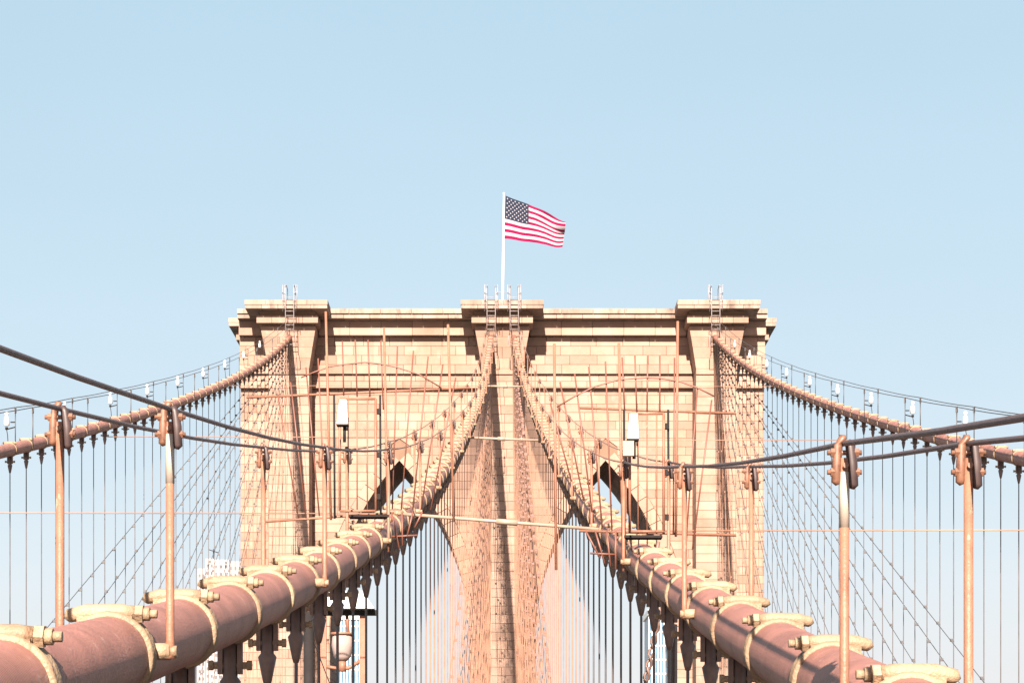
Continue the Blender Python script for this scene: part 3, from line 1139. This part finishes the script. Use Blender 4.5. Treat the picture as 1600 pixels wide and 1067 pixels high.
for px, py, d, lab in ((482, 955, 30.0, "thick dark pole standing below the left inner cable beside the lamp frame"), (1051, 975, 31.0, "thick dark pole with a small bracket below the right inner cable")):
    top = at(px, py, d)
    o = Vector((top.x, d, -1.7))
    t = thing("walkway_pole", lab, "pole", o, "dark poles beside the walkway")
    mb = MB()
    mb.path([(0, 0, 0), (0, 0, top.z + 1.7)], 0.066, 12)
    mb.build("shaft", M_DARK, t)
    if px > 800:
        mb = MB()
        h = top.z + 1.7
        mb.hexa([(-0.13, -0.02, h - 0.06), (-0.06, -0.02, h - 0.14), (-0.06, 0.02, h - 0.14), (-0.13, 0.02, h - 0.06), (-0.10, -0.02, h), (-0.06, -0.02, h + 0.04), (-0.06, 0.02, h + 0.04), (-0.10, 0.02, h)])
        mb.build("bracket", M_DARK, t)
    else:
        mb = MB()
        mb.path([(0.07, 0, top.z + 1.3), (0.28, 0, top.z + 0.75), (0.5, 0, top.z + 0.62)], 0.008, 6)
        mb.build("wire", M_DARK, t)
a, b2 = at(1040, 905, 33), at(1000, 1110, 33)
mb = MB()
for ph in (0, math.pi):
    pts = []
    for i in range(90):
        f = i / 89
        an = f * 34 + ph
        pts.append((b2 - a) * f + Vector((math.cos(an) * 0.035, math.sin(an) * 0.035, 0)))
    mb.path(pts, 0.022, 6)
mb.build("twisted_rope", M_SOCK, None, a, label="dark twisted rope slanting down below the right inner cable", category="rope")

# ------------------------------------------------------------------ far buildings
def striped(px0, px1, pytop, d, lab, nrib, crown):
    a, b2 = at(px0, pytop, d), at(px1, pytop, d)
    w = b2.x - a.x
    o = Vector((a.x, d, -44))
    h = a.z + 44
    t = thing("striped_tower", lab, "skyscraper", o, "striped towers seen through the arches")
    mb = MB()
    mb.box((0.2, 0.3, 0), (w - 0.2, 24, h - 1))
    mb.build("glass_wall", M_GLASSB, t)
    for i in range(nrib + 1):
        x = w * i / nrib
        mb = MB()
        mb.box((x - 0.16 * w / nrib, 0, 0), (x + 0.16 * w / nrib, 0.6, h - 1.2))
        mb.build("rib", M_WHITE, t)
    mb = MB()
    mb.box((-0.3, -0.2, h - 1), (w + 0.3, 24.3, h + (2 if crown else 0.6)))
    mb.build("roof_band", M_WHITE, t)
    mb = MB()
    zz = 4
    while zz < h - 3:
        mb.box((0.2, 0.2, zz), (w - 0.2, 0.5, zz + 0.5))
        zz += 4
    mb.build("floor_edges", M_CONC, t, kind="stuff")

striped(508, 562, 962, 620, "blue glass tower with white vertical ribs seen under the left inner cable", 11, False)
striped(1014, 1052, 955, 640, "blue glass tower with white vertical ribs seen under the right inner cable", 8, False)

a = at(309, 880, 700)
b2 = at(377, 866, 700)
w = b2.x - a.x
o = Vector((a.x, 700, -44))
t = thing("apartment_block", "pale high-rise with rows of small dark windows left of the tower foot", "building", o)
secs = [(0, 0.17, 888), (0.17, 0.36, 872), (0.36, 0.72, 874), (0.72, 1.0, 876)]
for k, (f0, f1, py) in enumerate(secs):
    z1 = (HY - py) * 700 / F + 44
    mb = MB()
    y0 = 0.8 * (k % 2)
    mb.box((w * f0 + 0.02, y0, 0), (w * f1 - 0.02, 20, z1))
    mb.build("wall", M_CONC, t)
    nx = max(1, round(w * (f1 - f0) / 1.5))
    win = MB()
    zz = z1 - 2.2
    while zz > 60:
        for i in range(nx):
            xx = w * f0 + (w * (f1 - f0)) * (i + 0.5) / nx
            win.box((xx - 0.34, y0 - 0.06, zz - 0.5), (xx + 0.34, y0 + 0.1, zz + 0.5))
        zz -= 2.3
    win.build("windows", M_GLASSD, t, kind="stuff")
    if k == 1:
        mb = MB()
        mb.path([(w * 0.3, 6, z1), (w * 0.3, 6, z1 + 3.6)], 0.12, 6)
        mb.path([(w * 0.2, 6, z1 + 3.4), (w * 0.42, 6, z1 + 2.4)], 0.14, 6)
        mb.build("roof_mast", M_DARK, t)
